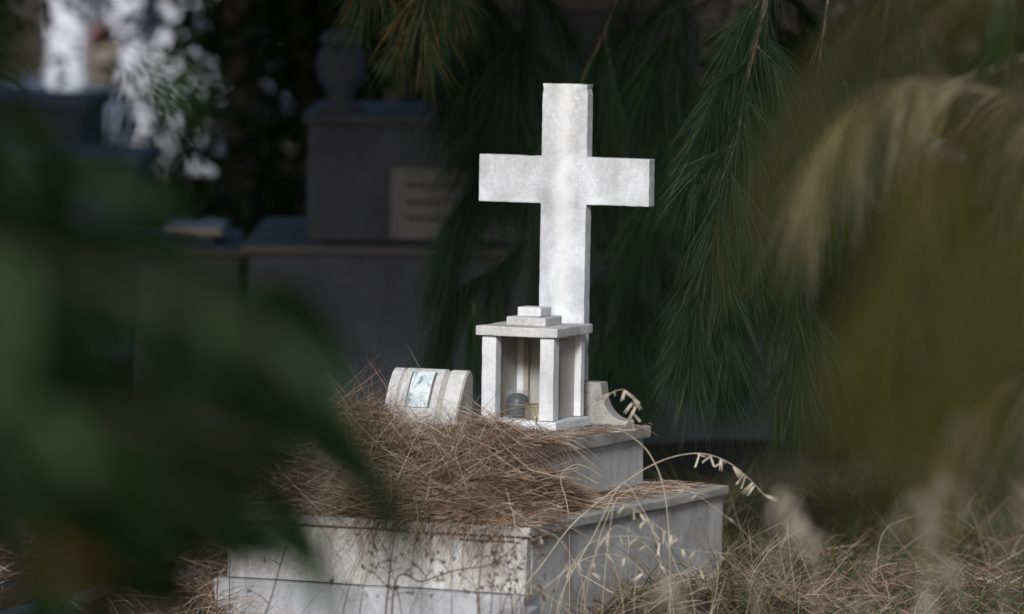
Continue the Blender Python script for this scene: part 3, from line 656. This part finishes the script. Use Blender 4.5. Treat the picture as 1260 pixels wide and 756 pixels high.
# nearer oats, out of focus, at lower right
for k, (x, y, tx, ty, Y) in enumerate([(790, 800, 815, 715, 9.2), (930, 800, 958, 608, 8.6), (1005, 800, 985, 640, 8.4), (1060, 800, 1120, 610, 8.0), (1130, 810, 1160, 590, 8.6), (1180, 800, 1172, 690, 8.0), (1230, 810, 1195, 510, 7.6), (1240, 800, 1255, 600, 7.8)]):
    dx = tx - x
    oat('out-of-focus pale oat at lower right, nearer than the grave, ' + NTH[k], [(x, y), (x + dx * .35, y + (ty - y) * .6), (tx, ty), (tx + 22 * np.sign(dx), ty + 12), (tx + 38 * np.sign(dx), ty + 60)], Y, .0014, 7, 'blurred oats at lower right', t0=.5, sc=1.25)

def weed(label, pix, Y, group=None, nb=7, r0=.0022):
    P = np.array([at(px_, py_, Y) for px_, py_ in pix]); f = P[0].copy(); f[2] = ground_z(f[0], f[1]) - .02
    if P[0][2] > f[2] + .03: P = np.vstack([f, P])
    S = catmull(P, 6); o0 = S[0].copy(); t = empty('dry_weed', o0)
    part('stem', tube(S - o0, r0, r0 * .4, 5), M['weed'], t)
    for k in range(nb):
        i = int(len(S) * rng.uniform(.35, .97)); i = min(i, len(S) - 1); q = S[i] - o0; s = rng.choice([-1, 1])
        L = rng.uniform(.02, .07); e = q + np.array([s * L * rng.uniform(.4, 1), rng.uniform(-.02, .02), L * rng.uniform(.1, .9)])
        br = part('branchlet', tube(catmull([q, (q + e) / 2 + [0, 0, .006], e], 4), r0 * .45, r0 * .2, 4), M['weed'], t)
        V, F, r = leafquads(np.array([e + rng.normal(size=3) * .004 for _ in range(4)]), rng.uniform(.006, .016, 4), aspect=.5)
        tag(part('seed_head', mesh_from(V, F, r), M['weed'], br), kind='stuff')
    tag(t, label, 'weed', group); return t
weed('thick dark weed stem rising past the left face joint of the grave', [(588, 770), (591, 700), (600, 640), (606, 600)], 13.75)
weed('dark weed stem swept sideways low across the white grave face', [(485, 722), (520, 716), (560, 702), (600, 696), (625, 680), (640, 664)], 13.9, nb=4)
weed('brown weed stem bending left before the white grave face', [(474, 775), (478, 715), (484, 660), (487, 640)], 13.7, r0=.0028)
weed('weed with crossing twigs beneath the cap at the left of the grave', [(318, 790), (334, 735), (350, 680), (364, 645), (376, 618)], 13.9, nb=4)
weed('bare curling twig standing beyond the left end of the grave', [(268, 640), (256, 610), (258, 594), (270, 612), (276, 628)], 14.6, nb=2, r0=.0013)
weed('bare twig sticking up behind the left corner of the grave cap', [(284, 628), (292, 600), (300, 578)], 14.7, nb=1, r0=.0013)
for k, x in enumerate(np.sort(rng.uniform(400, 650, 14))):
    x = float(x); h = rng.uniform(60, 130); l = rng.uniform(-35, 45); y = 772
    weed('thin dark leafless weed before the white grave face, ' + NTH[k], [(x, y), (x + l * .3, y - h * .5), (x + l * .6, y - h * .8), (x + l, y - h)], rng.uniform(13.5, 14.0), 'weeds before the grave face', nb=int(rng.integers(4, 10)), r0=rng.uniform(.001, .0018))

# ------------------------------------------------------------------ trees
def bough(pts, n, ln, wd, spread=.5, droop=.5, side=6, slen=.25, sdown=.6, twr=.004, jit=.02):
    """twig V,F lists and needle arrays for one drooping bough"""
    S = catmull(pts, 8); tv, tf = [], []; tube(S, twr, twr * .3, 5, tv, tf)
    B, D = [], []; lines = [S]
    for k in range(side):
        i = int(len(S) * (.15 + .8 * (k + rng.random()) / side)); i = min(i, len(S) - 2)
        ax = unit(S[i + 1] - S[i]); d = unit(ax * .6 + unit(rng.normal(size=3) * [1, .6, .3]) * spread + np.array([0, 0, -.25]))
        L = slen * rng.uniform(.5, 1.1) * (1 - .45 * i / len(S)); q = S[i]
        ln_ = catmull([q, q + d * L * .5, q + d * L * .85 + np.array([0, 0, -L * .35 * sdown])], 5); lines.append(ln_)
        tube(ln_, twr * .5, twr * .2, 4, tv, tf)
    wl = np.array([len(l) if k else len(l) * 1.0 for k, l in enumerate(lines)], float); wl /= wl.sum()
    for l, f in zip(lines, wl):
        m_ = int(n * f) + 1; t = rng.random(m_) ** .8 * (len(l) - 1.001); i = t.astype(int); a = (t - i)[:, None]
        p = l[i] * (1 - a) + l[i + 1] * a; ax = unit(l[i + 1] - l[i])
        B.append(p + rng.normal(size=(m_, 3)) * jit * .2); D.append(ax * .9 + unit(rng.normal(size=(m_, 3))) * spread * .8 + np.array([0, 0, -.35]))
    B = np.concatenate(B); D = np.concatenate(D); m_ = len(B)
    return (tv, tf), ribbons(B, D, rng.uniform(.55, 1.15, m_) * ln, rng.uniform(.6, 1.2, m_) * wd, rng.uniform(.2, 1.2, m_) * droop, 4, curl=.15)
def add_bough(tree, mat, pts, *a, **kw):
    (tv, tf), (V, F, r) = bough(pts, *a, **kw)
    o = np.array(tree.location)
    b_ = part('bough', mesh_from(np.array(tv) - o, tf, smooth=True), M['twig'], tree)
    tag(part('needles', mesh_from(V - o, F, r), mat, b_), kind='stuff')
    return b_
def trunk(tree, h, r0, lean=(0, 0), name='trunk'):
    P = [(0, 0, -.2), (lean[0] * .2, lean[1] * .2, h * .25), (lean[0] * .5, lean[1] * .5, h * .6), (lean[0], lean[1], h)]
    return part(name, tube(catmull(P, 6), r0, r0 * .3, 12, wob=.06), M['bark'], tree)

pine = empty('pine_tree', (3.4, 17.6, 0)); tag(pine, 'large pine with long drooping needle boughs hanging right of the cross', 'tree')
trunk(pine, 11, .24, (-.8, .3))
o = np.array(pine.location)
for e in [(1.3, 17.2, 2.25), (.1, 17.6, 2.35), (-1.4, 18.2, 2.6), (2.2, 15.4, 3.6), (-2.5, 16.5, 4.4), (5.5, 16, 4.5)]:
    e = np.array(e); part('limb', tube(catmull([np.array([-.15, .05, 2.6]), (e - o) * .5 + [0, 0, 1.8], e - o], 6), .06, .012, 7), M['bark'], pine)
# boughs right of the cross
def pb(pix, Y, mat, n, ln, wd, **kw):
    f_ = at(pix[0][0], pix[0][1], Y + pix[0][2]) - o
    part('limb', tube(catmull([np.array([-.2, .08, f_[2] + .9]), f_ * [.55, .55, 1] + [0, 0, .55], f_], 6), .035, .006, 6), M['bark'], pine)
    return add_bough(pine, M[mat], [at(x_, y_, Y + d_) for x_, y_, d_ in pix], n, ln, wd, **kw)
pb([(985, -130, .2), (930, 40, .1), (908, 165, 0), (885, 250, 0), (866, 350, 0), (858, 430, 0)], 16.15, 'needle', 12300, .155, .0011, spread=.75, droop=.35, side=27, slen=.24)
pb([(960, -60, .1), (915, 120, .1), (893, 260, .1), (880, 360, .1), (872, 470, .1)], 16.1, 'needle', 6630, .155, .0011, spread=.75, droop=.35, side=18, slen=.24)
pb([(1035, -120, 0), (1005, 100, 0), (985, 240, 0), (975, 340, 0), (985, 420, 0), (990, 470, 0)], 16.3, 'needle', 9690, .155, .0011, spread=.75, droop=.35, side=25, slen=.24)
pb([(1110, -120, .3), (1075, 130, .3), (1050, 300, .3), (1020, 420, .3), (1015, 500, .3)], 17.2, 'needle', 7650, .155, .0011, spread=.75, droop=.35, side=20, slen=.24)
pb([(1140, -120, .3), (1105, 120, .3), (1092, 300, .3), (1085, 420, .3), (1080, 500, .3)], 17.4, 'needle', 6630, .155, .0011, spread=.75, droop=.35, side=20, slen=.24)
pb([(1250, -120, .3), (1240, 100, .3), (1230, 300, .3), (1210, 420, .3), (1200, 520, .3)], 17.6, 'needle', 6630, .155, .0011, spread=.75, droop=.35, side=20, slen=.24)
pb([(1100, -60, .3), (1080, 20, .3), (1060, 120, .3), (1050, 220, .3)], 17.3, 'needle', 6630, .155, .0011, spread=.75, droop=.35, side=20, slen=.24)
pb([(840, -60, 1), (832, 60, 1), (815, 170, 1), (808, 250, 1)], 17.2, 'needle_d', 5100, .22, 0.0013, spread=.7, droop=.5, side=9, slen=.3)
pb([(780, -40, 1), (770, 60, 1), (745, 160, 1), (740, 240, 1)], 17.4, 'needle_d', 3740, .22, 0.0013, spread=.8, droop=.5, side=9, slen=.3)
pb([(800, 250, 1), (780, 330, 1), (765, 400, 1), (760, 440, 1)], 17.4, 'needle_d', 4420, .2, 0.0013, spread=.9, droop=.5, side=9, slen=.3)
pb([(930, -60, 1), (960, 60, 1), (950, 160, 1)], 17.8, 'needle_d', 4080, .22, 0.0013, spread=.9, droop=.5, side=9, slen=.3)
# dark boughs between the cross and the monument
pb([(800, -120, .2), (735, 60, 0), (660, 190, 0), (600, 240, 0), (560, 290, 0)], 18.2, 'needle_d', 4080, .20, 0.0013, spread=.5, droop=.6, side=9, slen=.28)
pb([(760, 40, .2), (700, 230, 0), (640, 300, 0), (590, 345, 0), (550, 395, 0)], 18.3, 'needle_d', 3400, .19, 0.0013, spread=.5, droop=.6, side=8, slen=.25)
pb([(640, -60, 0), (650, 40, 0), (635, 130, 0), (620, 190, 0)], 18.4, 'needle_d', 5100, .22, 0.0013, spread=.8, droop=.5, side=10, slen=.3)
pb([(560, -60, 0), (590, 30, 0), (580, 110, 0)], 18.6, 'needle_d', 2720, .22, 0.0013, spread=.8, droop=.5, side=8, slen=.25)
pb([(520, -90, 0), (525, -15, 0), (515, 35, 0)], 17.3, 'needle_b', 1300, .14, .0019, spread=.75, droop=.25, side=10, slen=.2)
pb([(462, -100, 0), (470, -50, 0), (464, -15, 0)], 17.3, 'needle_b', 600, .14, .0022, spread=.75, droop=.25, side=7, slen=.16)
# the crown overhead: a deep unseen roof of needle sprays, shaped to shade the monuments behind
def crown_leaves(n, c, rad, size, hole=None, clump=.9, nclump=220):
    cc = rng.normal(size=(nclump, 3)); cc = unit(cc) * (rng.random((nclump, 1)) ** .4) * rad + c
    P = cc[rng.integers(0, nclump, n)] + rng.normal(size=(n, 3)) * clump * .5
    return leafquads(P, rng.uniform(.6, 1.3, n) * size, aspect=.3)
crown = [crown_leaves(9000, np.array([.5, 12.2, 8.2]), np.array([5.5, 3.2, 1.7]), .42, nclump=220), crown_leaves(26000, np.array([1.0, 18.6, 7.8]), np.array([6.5, 3.2, 3.6]), .42, nclump=300), crown_leaves(14000, np.array([-4.0, 19.5, 7.4]), np.array([5.0, 3.0, 3.4]), .42, nclump=200)]  # first mass, ahead of the grave, added to dim the sky overhead
for xx in np.arange(-5.2, 5.6, 1.15):  # low unseen rows, added to shut sun and sky off the monument
    crown.append(crown_leaves(4200, np.array([xx, 17.5 + .2 * math.sin(xx * 3), 3.15]), np.array([.8, 1.7, 1.1]), .26, nclump=80, clump=.3))
for xx in np.arange(-4.6, 4.8, 1.1):
    crown.append(crown_leaves(2600, np.array([xx, 18.9, 2.95]), np.array([.75, 1.0, .8]), .24, nclump=50, clump=.25))
V, F, r = join(crown); tag(part('crown', mesh_from(V - o, F, r), M['needle_d'], pine), kind='stuff')

# the pine whose blurred branches hang in front at right
npine = empty('young_pine', (1.35, 5.2, 0)); tag(npine, 'young olive-green pine close to the camera, blurred along the right edge', 'tree')
trunk(npine, 3.6, .06, (-.1, 0))
wpine = empty('withered_pine', (1.75, 8.7, 0)); tag(wpine, 'half-withered pine with an arching tan bough, blurred at upper right', 'tree')
trunk(wpine, 3.4, .06, (.1, 0))
def nb(pix, Y, mat, n, ln, wd, **kw):
    t_ = npine if Y < 6 else wpine
    P_ = [at(x_, y_, Y) for x_, y_ in pix]; st_ = np.array([t_.location[0] - .03, t_.location[1], min(2.6, P_[0][2] + .15)])
    return add_bough(t_, M[mat], [st_] + P_, int(n * 1.22), ln, wd, **kw)
nb([(1500, 60), (1320, 80), (1180, 160), (1100, 300), (1080, 420)], 4.6, 'needle_y', 403, .13, .0016, spread=.6, droop=.5, side=9, slen=.14, twr=.003)
nb([(1500, 240), (1330, 300), (1220, 380), (1160, 480)], 4.9, 'needle_y', 288, .12, .0016, spread=.6, droop=.5, side=8, slen=.12, twr=.003)
nb([(1500, -120), (1300, -80), (1130, -20), (1010, 90), (960, 190)], 5.2, 'needle_y', 288, .13, .0015, spread=.6, droop=.5, side=9, slen=.14, twr=.003)
nb([(1500, 120), (1340, 160), (1260, 260), (1215, 400)], 4.3, 'needle_y', 211, .12, .0016, spread=.6, droop=.5, side=7, slen=.12, twr=.003)
nb([(1450, 160), (1330, 140), (1230, 112), (1150, 100), (1080, 110), (1030, 160), (1000, 230)], 10.4, 'needle_t', 330, .14, .0018, spread=.5, droop=.8, side=9, slen=.10, twr=.003)
nb([(1480, 560), (1360, 470), (1250, 470), (1190, 520), (1160, 580)], 9.4, 'needle_t', 180, .14, .0018, spread=.4, droop=.8, side=6, slen=.12, twr=.003)

for pix, Yb in [([(1450, -60), (1290, -30), (1150, 30), (1060, 130), (1020, 250)], 7.6), ([(1480, 200), (1300, 240), (1200, 330), (1150, 450)], 7.2), ([(1480, 330), (1330, 380), (1250, 450), (1230, 540)], 6.6), ([(1450, 60), (1300, 90), (1180, 170), (1120, 300), (1095, 420)], 8.0)]:
    nb(pix, Yb, 'needle_y', 80, .15, .0018, spread=.5, droop=.6, side=10, slen=.16, twr=.003)
# broad-leaved shrub close to the camera at left
def broad_leaf(seed, L=.11, W=.034):
    r_ = random.Random(seed); V, Fc = [], []; n = 8
    for i in range(n + 1):
        t = i / n; wd = W * .5 * math.sin(math.pi * min(1, t * .92 + .06)) ** .8 * (1 - t * .25); z = -.30 * L * t * t * r_.uniform(.9, 1.1)
        for s in (-1, -.5, 0, .5, 1): V.append((s * wd, t * L, z + abs(s) * wd * .35 + .002 * math.sin(t * 14 + s)))
    for i in range(n):
        for k in range(4): a_ = i * 5 + k; Fc.append((a_, a_ + 1, a_ + 6, a_ + 5))
    return mesh_from(V, Fc, smooth=True)
LEAF = {k: [broad_leaf(s) for s in range(3)] for k in ('leaf_n', 'leaf_l', 'leaf_y')}
for k, ms in LEAF.items():
    for me in ms: me.materials.append(M[k])
shrub = empty('laurel_shrub', (-.75, 3.2, 0)); tag(shrub, 'dark broad-leaved shrub close to the camera, blurred over the left half', 'shrub')
trunk(shrub, 2.6, .03, (-.1, .1), 'stem')
so_ = np.array(shrub.location)
def twig(pix, Y): part('twig', tube(catmull([np.array([-.04, .05, at(*pix[0], Y)[2] - .25])] + [at(a_, b_, Y) - so_ for a_, b_ in pix], 6), .004, .0015, 5), M['twig'], shrub)
def leaf(x, y, ang, L, Y, mat='leaf_n', face=.0):
    """leaf with its stalk end at pixel x, y pointing at screen angle ang (0 right, 90 down), L photo pixels long"""
    p = at(x, y, Y); d = unit(RT * math.cos(math.radians(ang)) - UP * math.sin(math.radians(ang)) + FW * rng.uniform(-.3, .3))
    nrm = unit(-FW + RT * rng.uniform(-.6, .6) + UP * rng.uniform(-.1, .9)); sd = unit(np.cross(d, nrm)); nn = np.cross(sd, d)
    s = (L / FPX * Y) / .11
    ob = part('leaf', LEAF[mat][int(rng.integers(0, 3))], None, shrub)
    ob.matrix_local = Matrix(((sd[0] * s, d[0] * s, nn[0] * s, p[0] - so_[0]), (sd[1] * s, d[1] * s, nn[1] * s, p[1] - so_[1]), (sd[2] * s, d[2] * s, nn[2] * s, p[2] - so_[2]), (0, 0, 0, 1)))
    return ob
for pix, Y in [([(-260, 240), (-60, 290), (120, 345), (330, 420), (390, 490)], 4.6), ([(-260, 480), (0, 500), (220, 530), (330, 560)], 4.6), ([(-260, 20), (-40, 40), (165, 70)], 4.6), ([(-200, 640), (0, 610), (200, 600), (300, 650)], 4.6)]:
    twig(pix, Y)
for x_, y_, an_, l_, m_ in [(-30, 290, 75, 210, 1), (20, 315, 95, 220, 1), (62, 330, 62, 200, 0), (110, 345, 90, 220, 1), (150, 350, 55, 190, 1), (205, 372, 82, 190, 0), (245, 385, 45, 180, 1), (290, 408, 68, 190, 0), (325, 420, 35, 150, 1),
                        (-60, 380, 50, 220, 1), (0, 410, 80, 200, 1), (60, 440, 100, 190, 0), (95, 300, 20, 160, 0), (180, 330, 15, 170, 0), (260, 360, 20, 170, 0), (300, 345, 60, 160, 1),
                        (330, 430, 57, 250, 0), (390, 490, 57, 290, 0), (330, 480, 50, 240, 0), (320, 555, 62, 240, 0), (250, 540, 55, 200, 0), (180, 525, 85, 190, 0), (110, 515, 60, 190, 0), (40, 500, 80, 190, 0),
                        (255, 625, 25, 150, 0), (300, 660, 15, 130, 0), (365, 655, 75, 120, 0), (200, 600, 45, 150, 0), (-40, 560, 40, 220, 0), (20, 610, 20, 200, 0), (90, 600, 70, 170, 0), (-40, 480, 20, 220, 1),
                        (165, 70, 30, 110, 1), (185, 100, 60, 110, 0), (150, 110, 110, 120, 0), (-70, -20, 30, 140, 0), (-60, 40, 20, 130, 0), (-40, 80, 40, 120, 0)]:
    leaf(x_, y_, an_ + rng.uniform(-8, 8), l_, rng.uniform(4.2, 5.0), mat='leaf_l' if m_ else 'leaf_n')
for k in range(85):                                     # the thick of the shrub, towards the left edge
    x_ = rng.uniform(-120, 150); leaf(x_, rng.uniform(115, 740) if x_ < 90 else rng.uniform(240, 740), rng.uniform(0, 120), rng.uniform(120, 180), rng.uniform(5.2, 6.6), mat='leaf_l' if rng.random() < .12 else 'leaf_n')
for k in range(22):
    leaf(rng.uniform(170, 370), rng.uniform(330, 450), rng.uniform(20, 80), rng.uniform(110, 160), rng.uniform(4.8, 6.0))
for k in range(20):
    leaf(rng.uniform(120, 260), rng.uniform(430, 640), rng.uniform(20, 80), rng.uniform(110, 170), rng.uniform(4.6, 6.0))
V, F, r = join([crown_leaves(6000, np.array([-1.15, 3.4, 2.75]), np.array([.95, 2.8, .75]), .10, nclump=200, clump=.22), crown_leaves(4000, np.array([-1.5, 2.0, 1.6]), np.array([.45, 1.8, .9]), .10, nclump=100, clump=.22)])  # out-of-view leaf masses added to keep light off the near leaves
tag(part('shading_foliage', mesh_from(V - so_, F, r), M['leaf_d'], shrub), kind='stuff')
leaf(45, 670, 35, 110, 3.9, mat='leaf_y')
# a sapling whose one leaf hangs into the corner
hl = empty('hanging_leaf', at(1238, -10, 12.2)); p = at(1238, -10, 12.2)
hl.name = 'sapling'; tag(hl, 'thin sapling with a single pointed green leaf hanging at the top right corner', 'sapling')
part('twig', tube(catmull([np.array([.75, 0, -p[2] - .05]), np.array([.72, .05, -.6]), np.array([.55, .03, .12]), np.array([.2, 0, .10]), np.array([0, 0, 0])], 6), .008, .0012, 6), M['twig'], hl)
ob = part('leaf', LEAF['leaf_n'][0], None, hl, rot=(math.radians(-105), math.radians(8), 0), scale=(1.9, 1.55, 1.5))

# trees and thicket in the background
def btree(label, x, Y, h, rad, n, size, zc_, name='broadleaf_tree', group=None, mat='leaf_d'):
    bx_ = at(x, 300, Y)[0]; t = empty(name, (bx_, Y, 0)); trunk(t, h * .7, .12, (rng.uniform(-.3, .3), rng.uniform(-.2, .2)))
    for k in range(4):
        a_ = rng.uniform(0, 6.28); part('limb', tube(catmull([np.array([0, 0, h * .25]), np.array([math.cos(a_) * rad * .35, math.sin(a_) * rad * .3, h * .5]), np.array([math.cos(a_) * rad * .7, math.sin(a_) * rad * .6, h * .62])], 5), .05, .012, 6), M['bark'], t)
    V, F, r = crown_leaves(n, np.array([0, 0, zc_]), np.array([rad, rad * .8, h * .5]), size, clump=.45, nclump=140)
    tag(part('crown', mesh_from(V, F, r), M[mat], t), kind='stuff'); tag(t, label, 'tree', group); return t
btree('dark broad-leaved tree left of the family monument', 385, 27.5, 3.4, .46, 4200, .11, 1.5)
btree('dark leafy tree veiling the white vaults at top left', 292, 31, 3.6, .40, 420, .12, 2.0)
btree('dark leafy tree at the far left edge behind the tombs', -115, 33, 3.6, .55, 3600, .13, 1.9)
V, F, r = join([crown_leaves(16000, np.array([3.0, 34, 1.6]), np.array([3.6, 1.2, 2.2]), .16, clump=.6, nclump=300), crown_leaves(2600, np.array([-3.62, 40, .9]), np.array([.36, .5, .9]), .14, clump=.25, nclump=60), crown_leaves(9000, np.array([-1.0, 36, 1.5]), np.array([1.6, 1.0, 2.4]), .16, clump=.6, nclump=160),
                crown_leaves(14000, np.array([-4.0, 38, -.4]), np.array([4.0, 1.0, .35]), .16, clump=.5, nclump=260)])
cen = V.reshape(-1, 5, 3)[:, 4]; dv = cen - EYE; dd = dv @ FW; qx = 630 + FPX * (dv @ RT) / dd; qy = 378 - FPX * (dv @ UP) / dd
gap = np.zeros(len(cen), bool)
for gx_, gy_, gr_ in [(1132, 258, 20), (1138, 345, 24), (1128, 370, 18), (1165, 356, 14), (1216, 374, 16), (1140, 290, 12), (760, 70, 16), (950, 335, 14)]: gap |= (qx - gx_) ** 2 + (qy - gy_) ** 2 < gr_ ** 2
cen = np.nonzero(~gap)[0]; V = V.reshape(-1, 5, 3)[cen].reshape(-1, 3); r = r.reshape(-1, 5)[cen].ravel(); b5 = (np.arange(len(cen)) * 5)[:, None]
F = np.concatenate([b5 + np.array([[0, 1, 4]]), b5 + np.array([[1, 2, 4]]), b5 + np.array([[2, 3, 4]]), b5 + np.array([[3, 0, 4]])])
tag(link('thicket', mesh_from(V, F, r), M['leaf_d']), 'dark leafy thicket closing the view behind the graves', 'thicket', kind='stuff')
